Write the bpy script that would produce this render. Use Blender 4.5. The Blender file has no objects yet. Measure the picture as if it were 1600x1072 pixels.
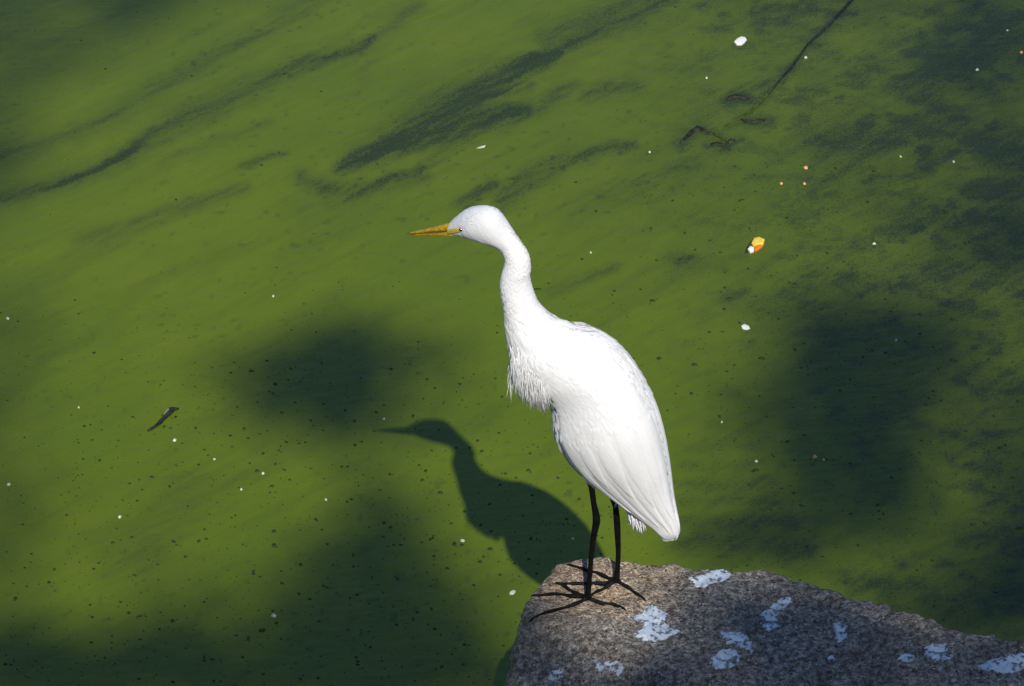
import bpy, bmesh, math, random
import numpy as np
from mathutils import Vector, Matrix
from mathutils.bvhtree import BVHTree

# ------------------------------------------------------------------ camera, sky, sun
scene = bpy.context.scene
COL = scene.collection
PITCH = math.radians(35.0)
DIST, SCALE = 7.0, 900.0                 # metres to the bird, photograph pixels per metre there
FPX = DIST * SCALE                       # focal length in photograph pixels
HR = 0.56                                # height of the stone above the water
SUN_EL, SUN_AZ = math.radians(47.5), math.radians(5.6)
EXPOSURE = 0.0

FWD = np.array([0, math.cos(PITCH), -math.sin(PITCH)])
UP = np.array([0, math.sin(PITCH), math.cos(PITCH)])
RIGHT = np.array([1.0, 0, 0])
_d = FWD * FPX + RIGHT * (940 - 800) + UP * (536 - 927)        # the ray between the two feet
CAM = np.array([0, 0, HR]) - _d * (DIST / (FWD[1] * FPX)) * FWD[1] * 1.0
CAM = np.array([0, 0, HR]) - _d / _d[1] * (DIST * FWD[1])

cam_data = bpy.data.cameras.new('camera')
cam = bpy.data.objects.new('camera', cam_data)
COL.objects.link(cam)
cam.location = CAM
cam.rotation_euler = (math.pi / 2 - PITCH, 0, 0)
cam_data.sensor_width = 36
cam_data.lens = FPX / 1600 * 36
cam_data.clip_end = 2000
scene.camera = cam

SUND = np.array([-math.cos(SUN_EL) * math.sin(SUN_AZ), math.cos(SUN_EL) * math.cos(SUN_AZ), -math.sin(SUN_EL)])

world = bpy.data.worlds.new('World')
scene.world = world
world.use_nodes = True
wn = world.node_tree
wn.nodes.clear()
sky = wn.nodes.new('ShaderNodeTexSky')
sky.sky_type = 'NISHITA'
sky.sun_disc = False
sky.sun_elevation = SUN_EL
sky.dust_density = 0.2
sky.ozone_density = 4.0
sky.sun_rotation = math.atan2(-SUND[0], -SUND[1])
bg = wn.nodes.new('ShaderNodeBackground')
bg.inputs[1].default_value = 0.10
wo = wn.nodes.new('ShaderNodeOutputWorld')
wn.links.new(sky.outputs[0], bg.inputs[0])
wn.links.new(bg.outputs[0], wo.inputs[0])

sun_data = bpy.data.lights.new('sun', 'SUN')
sun_data.energy = 4.5
sun_data.angle = math.radians(0.53)
sun_data.color = (1.0, 0.955, 0.88)
sun = bpy.data.objects.new('sun', sun_data)
COL.objects.link(sun)
sun.rotation_euler = Vector(SUND).to_track_quat('-Z', 'Y').to_euler()
sun.location = (2, -12, 14)

vs = scene.view_settings
vs.view_transform = 'Standard'
vs.look = 'None'
vs.exposure = EXPOSURE
vs.gamma = 1.0
vs.use_curve_mapping = False

# ------------------------------------------------------------------ helpers
rnd = random.Random(7)
rng = np.random.default_rng(11)

def ray(px, py):
    d = FWD * FPX + RIGHT * (px - 800) + UP * (536 - py)
    return d / np.linalg.norm(d)

def on_z(px, py, z=0.0):
    d = ray(px, py)
    return CAM + d * ((z - CAM[2]) / d[2])

def on_y(px, py, y):
    d = ray(px, py)
    return CAM + d * ((y - CAM[1]) / d[1])

def hash01(i, j, k, seed):
    n = (i * 374761393 + j * 668265263 + k * 1274126177 + seed * 974711) & 0xffffffff
    n = ((n ^ (n >> 13)) * 1274126177) & 0xffffffff
    n = (n ^ (n >> 16)) & 0xffffffff
    return n.astype(np.float64) / 4294967295.0

def noise3(p, seed=0):
    """value noise in -1..1, p is (n,3)"""
    p = np.asarray(p, float)
    i = np.floor(p).astype(np.int64)
    f = p - i
    u = f * f * f * (f * (f * 6 - 15) + 10)
    r = 0
    for dx in (0, 1):
        wx = u[:, 0] if dx else 1 - u[:, 0]
        for dy in (0, 1):
            wy = u[:, 1] if dy else 1 - u[:, 1]
            for dz in (0, 1):
                wz = u[:, 2] if dz else 1 - u[:, 2]
                r = r + wx * wy * wz * hash01(i[:, 0] + dx, i[:, 1] + dy, i[:, 2] + dz, seed)
    return r * 2 - 1

def noise2(x, y, seed=0):
    return noise3(np.stack([x, y, np.full_like(x, 0.5)], 1), seed)

def fbm2(x, y, seed=0, octs=4):
    r, a = 0, 1.0
    for o in range(octs):
        r = r + a * noise2(x * 2 ** o, y * 2 ** o, seed + o)
        a *= 0.5
    return r / 1.6

def sstep(a, b, x):
    t = np.clip((x - a) / (b - a), 0, 1)
    return t * t * (3 - 2 * t)

def obj(name, mesh, mat=None, parent=None, loc=None):
    o = bpy.data.objects.new(name, mesh)
    COL.objects.link(o)
    if mat is not None and len(mesh.materials) == 0:
        mesh.materials.append(mat)
    if parent is not None:
        o.parent = parent
    if loc is not None:
        o.location = loc
    return o

def mesh_from(verts, faces, smooth=True, name='mesh'):
    me = bpy.data.meshes.new(name)
    me.from_pydata([tuple(map(float, v)) for v in verts], [], [tuple(f) for f in faces])
    me.update()
    if smooth:
        me.polygons.foreach_set('use_smooth', [True] * len(me.polygons))
    return me

def tag(o, label=None, cat=None, group=None, kind=None):
    if label: o['label'] = label
    if cat: o['category'] = cat
    if group: o['group'] = group
    if kind: o['kind'] = kind
    return o

def empty(name, loc):
    o = bpy.data.objects.new(name, None)
    COL.objects.link(o)
    o.location = loc
    o.empty_display_size = 0.1
    return o

class NT:
    """small node tree helper"""
    def __init__(self, name):
        self.mat = bpy.data.materials.new(name)
        self.mat.use_nodes = True
        self.t = self.mat.node_tree
        self.b = self.t.nodes['Principled BSDF']
    def n(self, kind, **kw):
        nd = self.t.nodes.new(kind)
        for k, v in kw.items():
            setattr(nd, k, v)
        return nd
    def l(self, a, b):
        self.t.links.new(a, b)
    def val(self, sock, v):
        if hasattr(v, 'is_linked') or isinstance(v, bpy.types.NodeSocket):
            self.l(v, sock)
        else:
            sock.default_value = v
    def noise(self, vec, scale, detail=4, rough=0.55, dist=0.0):
        nd = self.n('ShaderNodeTexNoise')
        nd.inputs['Scale'].default_value = scale
        nd.inputs['Detail'].default_value = detail
        nd.inputs['Roughness'].default_value = rough
        nd.inputs['Distortion'].default_value = dist
        if vec is not None: self.l(vec, nd.inputs['Vector'])
        return nd.outputs['Fac']
    def math(self, op, a, b=0.0, c=0.0, clamp=False):
        nd = self.n('ShaderNodeMath', operation=op, use_clamp=clamp)
        for s, v in zip(nd.inputs, (a, b, c)):
            self.val(s, v)
        return nd.outputs[0]
    def rng(self, v, a, b, c=0.0, d=1.0, smooth=True):
        nd = self.n('ShaderNodeMapRange')
        nd.interpolation_type = 'SMOOTHSTEP' if smooth else 'LINEAR'
        self.val(nd.inputs[0], v)
        for i, x in enumerate((a, b, c, d)):
            nd.inputs[i + 1].default_value = x
        return nd.outputs[0]
    def mix(self, f, a, b):
        nd = self.n('ShaderNodeMix', data_type='RGBA')
        self.val(nd.inputs[0], f)
        for s, v in ((nd.inputs[6], a), (nd.inputs[7], b)):
            if isinstance(v, bpy.types.NodeSocket): self.l(v, s)
            else: s.default_value = (*v, 1)
        return nd.outputs[2]
    def coords(self, scale=(1, 1, 1), rot=(0, 0, 0), which='Object'):
        tc = self.n('ShaderNodeTexCoord')
        mp = self.n('ShaderNodeMapping')
        mp.inputs['Scale'].default_value = scale
        mp.inputs['Rotation'].default_value = rot
        self.l(tc.outputs[which], mp.inputs[0])
        return mp.outputs[0]
    def along(self, scale, rot):
        """object coordinates turned first, then stretched"""
        tc = self.n('ShaderNodeTexCoord')
        mp = self.n('ShaderNodeMapping', vector_type='TEXTURE')
        mp.inputs['Scale'].default_value = tuple(1.0 / q for q in scale)
        mp.inputs['Rotation'].default_value = rot
        self.l(tc.outputs['Object'], mp.inputs[0])
        return mp.outputs[0]
    def bump(self, h, strength, dist):
        nd = self.n('ShaderNodeBump')
        nd.inputs['Strength'].default_value = strength
        nd.inputs['Distance'].default_value = dist
        self.l(h, nd.inputs['Height'])
        self.l(nd.outputs[0], self.b.inputs['Normal'])
        return nd
    def base(self, v):
        s = self.b.inputs['Base Color']
        if isinstance(v, bpy.types.NodeSocket): self.l(v, s)
        else: s.default_value = (*v, 1)
    def set(self, **kw):
        for k, v in kw.items():
            self.b.inputs[k.replace('_', ' ')].default_value = v

def simple_mat(name, c1, c2, scale=60, rough=0.6, bump=0.0, spec=0.4, detail=4):
    m = NT(name)
    v = m.coords()
    n = m.noise(v, scale, detail)
    m.base(m.mix(m.rng(n, 0.35, 0.65), c1, c2))
    m.set(Roughness=rough, Specular_IOR_Level=spec)
    if bump: m.bump(m.noise(v, scale * 2.2, 4), bump, 0.003)
    return m.mat

# ------------------------------------------------------------------ materials
def water_material():
    m = NT('algae_water')
    at = m.n('ShaderNodeAttribute', attribute_name='algae')
    A = at.outputs['Fac']
    v = m.coords()
    flow = m.along((9, 40, 1), (0, 0, math.radians(42)))
    fine = m.noise(v, 150, 5, 0.7)
    grain = m.noise(v, 420, 3, 0.6)
    streak = m.noise(flow, 1.0, 6, 0.62, 0.6)
    loose = m.rng(A, 0.95, 0.45, 0.45, 1.5)
    dith = m.math('ADD', m.math('MULTIPLY', m.math('SUBTRACT', fine, 0.5), 1.1), m.math('MULTIPLY', m.math('SUBTRACT', grain, 0.5), 0.8))
    dith = m.math('ADD', dith, m.math('MULTIPLY', m.math('SUBTRACT', streak, 0.5), 0.40))
    cover = m.math('ADD', A, m.math('MULTIPLY', dith, loose))
    cover = m.rng(cover, 0.02, 1.0, smooth=False)
    big = m.noise(v, 1.7, 4, 0.6)
    g = m.mix(m.rng(big, 0.3, 0.7), (0.094, 0.143, 0.003), (0.124, 0.172, 0.003))
    wisp = m.noise(m.along((2.6, 17, 1), (0, 0, math.radians(42))), 1.0, 6, 0.6, 0.8)
    g = m.mix(m.math('MULTIPLY', m.rng(wisp, 0.46, 0.75), 0.30), g, (0.062, 0.098, 0.004))
    g = m.mix(m.math('MULTIPLY', m.rng(fine, 0.35, 0.75), 0.5), g, (0.064, 0.097, 0.004))
    col = m.mix(cover, (0.022, 0.036, 0.009), g)
    m.base(col)
    m.set(Roughness=0.22, IOR=1.33, Specular_IOR_Level=0.9)
    rip = m.along((16, 38, 1), (0, 0, math.radians(10)))
    h = m.math('ADD', m.math('MULTIPLY', m.noise(rip, 1.0, 3, 0.5), 0.7), m.math('MULTIPLY', fine, 0.16))
    m.bump(h, 0.35, 0.006)
    return m.mat

def rock_material():
    m = NT('rough_stone')
    v = m.coords()
    vor = m.n('ShaderNodeTexVoronoi'); vor.inputs['Scale'].default_value = 180; m.l(v, vor.inputs['Vector'])
    vor2 = m.n('ShaderNodeTexVoronoi'); vor2.inputs['Scale'].default_value = 400; m.l(v, vor2.inputs['Vector'])
    n1 = m.noise(v, 90, 6, 0.7)
    n2 = m.noise(v, 9, 4, 0.6)
    n3 = m.noise(v, 3.5, 3, 0.6)
    at = m.n('ShaderNodeAttribute', attribute_name='brown')
    grey = m.mix(m.rng(n1, 0.36, 0.66), (0.118, 0.106, 0.092), (0.45, 0.415, 0.37))
    brown = m.mix(m.rng(n1, 0.28, 0.7), (0.19, 0.122, 0.068), (0.60, 0.46, 0.315))
    c = m.mix(m.math('MULTIPLY', at.outputs['Fac'], m.rng(n2, 0.25, 0.6, 0.55, 1.0)), grey, brown)
    sel = m.n('ShaderNodeSeparateColor'); m.l(vor.outputs['Color'], sel.inputs[0])
    sel2 = m.n('ShaderNodeSeparateColor'); m.l(vor2.outputs['Color'], sel2.inputs[0])
    dk = m.n('ShaderNodeMix', data_type='RGBA', blend_type='MULTIPLY'); dk.inputs[0].default_value = 1.0
    cell = m.math('ADD', m.math('MULTIPLY', m.rng(sel.outputs[0], 0.0, 1.0, 0.42, 1.45, False), 0.6), m.math('MULTIPLY', m.rng(sel2.outputs[0], 0.0, 1.0, 0.4, 1.5, False), 0.4))
    comb = m.n('ShaderNodeCombineColor')
    for k in range(3): m.l(cell, comb.inputs[k])
    m.l(c, dk.inputs[6]); m.l(comb.outputs[0], dk.inputs[7])
    c = dk.outputs[2]
    chips = m.rng(vor.outputs['Distance'], 0.2, 0.5, 1.0, 0.0)
    c = m.mix(m.math('MULTIPLY', chips, m.rng(sel.outputs[1], 0.90, 0.94)), c, (0.62, 0.58, 0.53))
    c = m.mix(m.math('MULTIPLY', chips, m.rng(sel.outputs[2], 0.80, 0.86)), c, (0.04, 0.036, 0.032))
    c = m.mix(m.math('MULTIPLY', m.rng(n3, 0.5, 0.66), 0.4), c, (0.10, 0.084, 0.070))
    stain = m.noise(v, 5.5, 5, 0.65, 0.5)
    c = m.mix(m.math('MULTIPLY', m.rng(stain, 0.54, 0.70), 0.5), c, (0.085, 0.072, 0.058))
    m.base(c)
    m.set(Roughness=0.88, Specular_IOR_Level=0.25)
    h = m.math('ADD', m.math('MULTIPLY', n1, 0.6), m.math('MULTIPLY', vor.outputs['Distance'], -0.9))
    h = m.math('ADD', h, m.math('MULTIPLY', vor2.outputs['Distance'], -0.5))
    m.bump(h, 0.9, 0.006)
    return m.mat

def feather_material(name='white_feathers', tint=(0.86, 0.85, 0.845)):
    m = NT(name)
    # barbs run along the body axis (down and towards the tail)
    v = m.along((240, 200, 34), (0, math.radians(-33), 0))
    n = m.noise(v, 1.0, 4, 0.6, 0.4)
    soft = m.noise(m.coords(), 22, 3, 0.5)
    m.base(m.mix(m.rng(soft, 0.35, 0.7), tint, tuple(t * 0.95 for t in tint)))
    m.set(Roughness=0.75, Specular_IOR_Level=0.15, Sheen_Weight=0.12, Sheen_Roughness=0.5)
    m.bump(n, 0.35, 0.002)
    return m.mat

def leg_material():
    m = NT('black_scaly_skin')
    v = m.coords()
    vor = m.n('ShaderNodeTexVoronoi'); vor.inputs['Scale'].default_value = 240; m.l(v, vor.inputs['Vector'])
    m.base(m.mix(m.rng(m.noise(v, 80), 0.35, 0.65), (0.0025, 0.0025, 0.003), (0.006, 0.0055, 0.0055)))
    m.set(Roughness=0.6, Specular_IOR_Level=0.16)
    m.bump(vor.outputs['Distance'], 0.4, 0.001)
    return m.mat

def bill_material():
    m = NT('yellow_bill')
    v = m.coords()
    at = m.n('ShaderNodeAttribute', attribute_name='tip')
    lon = m.coords(scale=(60, 300, 300))
    n = m.noise(lon, 1.0, 4)
    c = m.mix(m.rng(n, 0.3, 0.75), (0.46, 0.24, 0.006), (0.84, 0.58, 0.03))
    c = m.mix(m.math('MULTIPLY', at.outputs['Fac'], 0.92), c, (0.07, 0.035, 0.012))
    m.base(c)
    m.set(Roughness=0.38, Specular_IOR_Level=0.45)
    return m.mat

def dropping_material():
    m = NT('dried_droppings')
    v = m.coords()
    n = m.noise(v, 85, 4, 0.6)
    n2 = m.noise(v, 45, 3, 0.6)
    c = m.mix(m.rng(n2, 0.3, 0.62), (0.74, 0.80, 0.87), (0.52, 0.60, 0.70))  # blue cast of the skylight mixed into the white
    c = m.mix(m.math('MULTIPLY', m.rng(n, 0.52, 0.60), 0.9), c, (0.12, 0.115, 0.115))
    m.base(c)
    m.set(Roughness=0.85, Specular_IOR_Level=0.2)
    m.bump(n, 0.5, 0.002)
    return m.mat

M_WATER, M_ROCK, M_FEATHER, M_LEG, M_BILL, M_DROP = (water_material(), rock_material(), feather_material(),
                                                   leg_material(), bill_material(), dropping_material())
M_BANK = simple_mat('bank_earth', (0.07, 0.06, 0.04), (0.12, 0.14, 0.05), 3.0, 0.95, 0.5)
M_BARK = simple_mat('bark', (0.06, 0.045, 0.032), (0.16, 0.13, 0.10), 14, 0.9, 0.6)
M_LEAF = simple_mat('tree_leaf', (0.035, 0.075, 0.018), (0.075, 0.13, 0.03), 5, 0.5, 0, 0.4)
M_WHITE = simple_mat('white_scrap', (0.80, 0.80, 0.76), (0.70, 0.71, 0.66), 200, 0.6)
M_PALE = simple_mat('pale_speck', (0.40, 0.43, 0.30), (0.66, 0.67, 0.55), 300, 0.6)
M_ORSPECK = simple_mat('orange_speck', (0.65, 0.28, 0.08), (0.75, 0.45, 0.22), 300, 0.6)
M_DARK = simple_mat('dark_debris', (0.016, 0.026, 0.007), (0.036, 0.054, 0.012), 160, 0.75, 0, 0.2)
M_STICK = simple_mat('wet_dark_bark', (0.008, 0.011, 0.007), (0.026, 0.030, 0.018), 90, 0.6, 0.5, 0.25)
M_SLIME = simple_mat('algae_coated_bark', (0.055, 0.088, 0.010), (0.026, 0.042, 0.009), 70, 0.65, 0.4, 0.25)
M_YEL = simple_mat('yellow_petal', (0.80, 0.50, 0.03), (0.78, 0.62, 0.10), 120, 0.55)
M_ORA = simple_mat('orange_petal', (0.55, 0.11, 0.01), (0.70, 0.22, 0.02), 120, 0.55)

# ------------------------------------------------------------------ water
SY = math.sin(PITCH)
PPM = 787.0                              # photograph pixels per metre out on the water

def wq(px, py):
    """plan position on the water, its depth axis shortened so that widths read evenly"""
    p = on_z(px, py)
    return np.array([p[0], p[1] * SY])

# dark open-water streaks in the algae film, plus painted ripple shading: (points with half width), strength
STREAKS = [
    ([(-60, 330, 10), (40, 302, 8), (110, 280, 9), (200, 240, 10), (280, 190, 13), (330, 168, 13), (420, 122, 9), (470, 100, 10), (560, 76, 8), (590, 60, 5)], 0.62),
    ([(590, 62, 8), (625, 36, 10), (650, 10, 10)], 0.3),
    ([(-60, 262, 10), (60, 225, 10), (150, 192, 10), (260, 130, 12), (380, 62, 12), (470, 14, 13), (520, -20, 12)], 0.36),
    ([(540, 262, 8), (600, 236, 14), (650, 208, 22), (690, 182, 26), (740, 150, 22), (790, 118, 13), (850, 94, 9), (880, 82, 5)], 0.92),
    ([(600, 238, 8), (670, 216, 16), (720, 200, 17), (780, 182, 15), (822, 172, 9)], 0.95),
    ([(740, 158, 8), (790, 145, 7), (830, 132, 5)], 0.6),
    ([(700, 180, 18), (760, 140, 16), (820, 110, 14), (900, 66, 12), (980, 24, 10), (1040, -10, 9)], 0.45),
    ([(760, 110, 10), (820, 90, 6), (870, 84, 4)], 0.5),
    ([(470, 276, 8), (500, 290, 9), (545, 302, 12), (600, 290, 10), (660, 270, 10)], 0.55),
    ([(510, 318, 10), (560, 296, 14), (620, 288, 10)], 0.35),
    ([(780, 312, 10), (830, 280, 12), (880, 256, 11), (930, 240, 7), (985, 222, 4)], 0.62),
    ([(728, 316, 10), (750, 302, 9), (772, 290, 7)], 0.55),
    ([(840, 175, 8), (870, 146, 9), (895, 132, 6)], 0.5),
    ([(910, 148, 7), (950, 142, 10), (1000, 138, 7)], 0.42),
    ([(120, 370, 8), (190, 356, 8), (300, 318, 9), (380, 292, 6)], 0.34),
    ([(372, 258, 4), (410, 244, 3), (445, 238, 3)], 0.45),
    ([(250, 252, 5), (330, 220, 5), (420, 190, 5)], 0.2),
    ([(560, 120, 8), (600, 60, 9)], 0.2),
    ([(850, 60, 14), (940, 20, 12), (1000, -10, 10)], 0.4),
    ([(880, 330, 16), (980, 290, 18), (1080, 255, 14)], 0.22),
    ([(480, 330, 16), (540, 310, 14), (700, 250, 12)], 0.22),
    ([(860, 460, 6), (930, 430, 5), (960, 420, 4)], 0.35),
    ([(1130, 465, 7), (1160, 455, 5)], 0.4),
    ([(1050, 405, 7), (1078, 402, 5)], 0.5),
    ([(1290, 235, 20), (1350, 215, 26), (1410, 200, 16), (1470, 180, 12)], 0.29),
    ([(1420, 140, 12), (1470, 110, 16), (1540, 90, 20), (1620, 70, 26)], 0.42),
    ([(1500, 200, 14), (1560, 240, 18), (1620, 250, 20)], 0.49),
    ([(1520, 300, 10), (1575, 296, 12), (1620, 290, 14)], 0.54),
    ([(1530, 10, 14), (1600, 40, 24)], 0.34),
    ([(1480, 45, 7), (1520, 40, 6)], 0.41),
    ([(1440, 240, 14), (1490, 240, 12)], 0.34),
    ([(1380, 330, 14), (1450, 345, 20), (1540, 340, 20), (1620, 360, 30)], 0.27),
    ([(1460, 420, 20), (1540, 430, 26), (1620, 440, 30)], 0.34),
    ([(1500, 590, 10), (1550, 610, 12), (1600, 600, 10)], 0.37),
    ([(1180, 480, 10), (1300, 455, 16), (1440, 450, 18)], 0.20),
    ([(1080, 700, 5), (1130, 690, 6), (1180, 698, 5)], 0.27),  # from here, dark ripple faces beside the stone, painted as bands
    ([(1070, 726, 5), (1120, 730, 6), (1190, 722, 6)], 0.27),
    ([(1060, 752, 5), (1120, 760, 7), (1200, 748, 6)], 0.34),
    ([(1066, 786, 6), (1130, 780, 6), (1210, 786, 8)], 0.34),
    ([(1070, 815, 7), (1130, 820, 9), (1230, 812, 8)], 0.41),
    ([(1060, 845, 8), (1150, 850, 10), (1260, 858, 10)], 0.44),
    ([(1330, 905, 8), (1420, 915, 10), (1520, 930, 14), (1620, 950, 18)], 0.31),
    ([(1380, 880, 5), (1450, 888, 5), (1530, 880, 5)], 0.24),
    ([(1500, 850, 6), (1560, 830, 10), (1620, 830, 14)], 0.34),
    ([(1134, 156, 6), (1150, 150, 7), (1172, 156, 5)], 0.5), ([(1155, 186, 5), (1175, 191, 6), (1200, 187, 6)], 0.5), ([(1060, 226, 6), (1090, 200, 8), (1125, 212, 6)], 0.5), ([(1106, 227, 7), (1130, 228, 7), (1152, 218, 5)], 0.5),
    ([(1330, 4, 4), (1280, 56, 4), (1210, 138, 4), (1170, 178, 4)], 0.3),
    ([(200, 830, 26), (280, 800, 30), (240, 860, 30)], 0.2),
    ([(170, 850, 20), (250, 880, 24)], 0.18),
]

def build_water():
    xs = np.concatenate([-1.75 - np.geomspace(0.02, 400, 26)[::-1], np.arange(-1.75, 1.45, 0.0062), 1.45 + np.geomspace(0.02, 400, 26)])
    ys = np.concatenate([-0.75 - np.geomspace(0.02, 400, 26)[::-1], np.arange(-0.75, 3.75, 0.0090), 3.75 + np.geomspace(0.02, 400, 26)])
    X, Y = np.meshgrid(xs, ys)
    x, y = X.ravel(), Y.ravel()
    nx, ny = len(xs), len(ys)
    idx = np.arange(nx * ny).reshape(ny, nx)
    quads = np.stack([idx[:-1, :-1], idx[:-1, 1:], idx[1:, 1:], idx[1:, :-1]], -1).reshape(-1, 4)
    # flow-aligned coordinates on the shortened plan
    qx, qy = x, y * SY
    wx = 0.020 * fbm2(qx * 6, qy * 6, 3) + 0.007 * noise2(qx * 40, qy * 40, 9) + 0.004 * noise2(qx * 110, qy * 110, 19)
    wy = 0.008 * fbm2(qx * 6, qy * 6, 5) + 0.005 * noise2(qx * 40, qy * 40, 12) + 0.004 * noise2(qx * 110, qy * 110, 14)
    sx, sy = qx + wx, qy + wy
    ca, sa = math.cos(math.radians(28)), math.sin(math.radians(28))
    u, v = sx * ca + sy * sa, -sx * sa + sy * ca
    band = fbm2(u * 3.5, v * 26, 21, 4)
    band2 = fbm2(u * 5 + 3, v * 48, 121, 4)
    band3 = fbm2(u * 9 + 7, v * 120, 171, 4)
    fil = 0.25 + 0.85 * sstep(-0.5, 0.55, band3)
    A = np.ones_like(x) * 0.93
    near = (x > -2) & (x < 1.7) & (y > -1) & (y < 3.5)
    dark = np.zeros_like(x)
    for pts, st in STREAKS:
        P = [np.append(wq(a, b), 1.35 * w / PPM) for a, b, w in pts]
        d_all = np.zeros_like(x)
        for a, b in zip(P[:-1], P[1:]):
            wmax = max(a[2], b[2]) * 4.5
            sel = near & (sx > min(a[0], b[0]) - wmax) & (sx < max(a[0], b[0]) + wmax) & (sy > min(a[1], b[1]) - wmax) & (sy < max(a[1], b[1]) + wmax)
            if not sel.any(): continue
            ab = b[:2] - a[:2]
            t = np.clip(((sx[sel] - a[0]) * ab[0] + (sy[sel] - a[1]) * ab[1]) / (ab @ ab), 0, 1)
            dd = np.hypot(sx[sel] - a[0] - ab[0] * t, sy[sel] - a[1] - ab[1] * t)
            w = a[2] + (b[2] - a[2]) * t
            d_all[sel] = np.maximum(d_all[sel], (0.60 * np.exp(-(dd / w) ** 2 * 0.8) * fil[sel] + 0.40 * np.exp(-(dd / (2.2 * w)) ** 2)))
        patch = np.clip(0.90 + 0.55 * band2, 0.25, 1.15)
        dark = np.maximum(dark, d_all * min(st * 1.4, 1.1) * patch)
    # thin background streaking and a darker, more mottled film towards the right
    thin = sstep(0.1, 0.6, band) * 0.13 + sstep(0.0, 0.6, band2) * 0.07
    rightq = sstep(0.05, 0.95, qx + 0.25 * (qy - 0.4))
    mott2 = fbm2(qx * 22, qy * 46, 57, 4)
    mott = fbm2(qx * 7 + 0.4 * band, qy * 15, 51, 4)
    A = A - thin - rightq * (0.30 + 0.20 * sstep(-0.3, 0.6, mott) + 0.34 * sstep(-0.1, 0.5, mott2)) - dark
    # patchy clear flecks
    fl = noise2(qx * 75, qy * 110, 77)
    A = A - sstep(0.45, 0.8, fl) * (0.10 + 0.3 * sstep(-0.3, 0.6, fbm2(qx * 2.5, qy * 3, 31)))
    inside = sstep(-1.74, -1.6, x) * (1 - sstep(1.3, 1.44, x)) * sstep(-0.74, -0.6, y) * (1 - sstep(3.45, 3.74, y))
    A = np.clip(0.72 + (A - 0.72) * inside, 0.0, 1.0)
    me = bpy.data.meshes.new('water')
    me.vertices.add(len(x))
    me.vertices.foreach_set('co', np.stack([x, y, np.zeros_like(x)], 1).ravel())
    me.loops.add(quads.size)
    me.loops.foreach_set('vertex_index', quads.ravel())
    me.polygons.add(len(quads))
    me.polygons.foreach_set('loop_start', np.arange(len(quads)) * 4)
    me.polygons.foreach_set('loop_total', np.full(len(quads), 4))
    me.update(calc_edges=True)
    at = me.attributes.new('algae', 'FLOAT', 'POINT')
    at.data.foreach_set('value', A.astype(np.float32))
    o = obj('water', me, M_WATER)
    tag(o, 'green algae covered pond water with dark open streaks', 'water', kind='structure')
build_water()

# the bank the photographer stands on, behind and below the camera
def build_bank():
    prof = [(-3.2, -0.6), (-3.6, 0.1), (-4.1, 1.6), (-4.6, 2.9), (-5.1, 3.3), (-7, 3.4), (-14, 3.5), (-30, 3.8), (-120, 4.5)]
    xs = np.concatenate([[-120, -60, -30, -18], np.arange(-12, 12.1, 0.6), [18, 30, 60, 120]])
    V, F = [], []
    for i, (yy, zz) in enumerate(prof):
        for xx in xs:
            n = noise3([[xx * 0.5, yy * 0.7, zz]], 5)[0]
            V.append((xx, yy + 0.12 * n, zz + 0.12 * n))
    nx = len(xs)
    for i in range(len(prof) - 1):
        for j in range(nx - 1):
            a = i * nx + j
            F.append((a, a + nx, a + nx + 1, a + 1)[::-1])
    o = obj('bank', mesh_from(V, F), M_BANK)
    tag(o, 'earth bank rising from the pond behind the viewpoint', 'bank', kind='structure')
build_bank()

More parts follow.
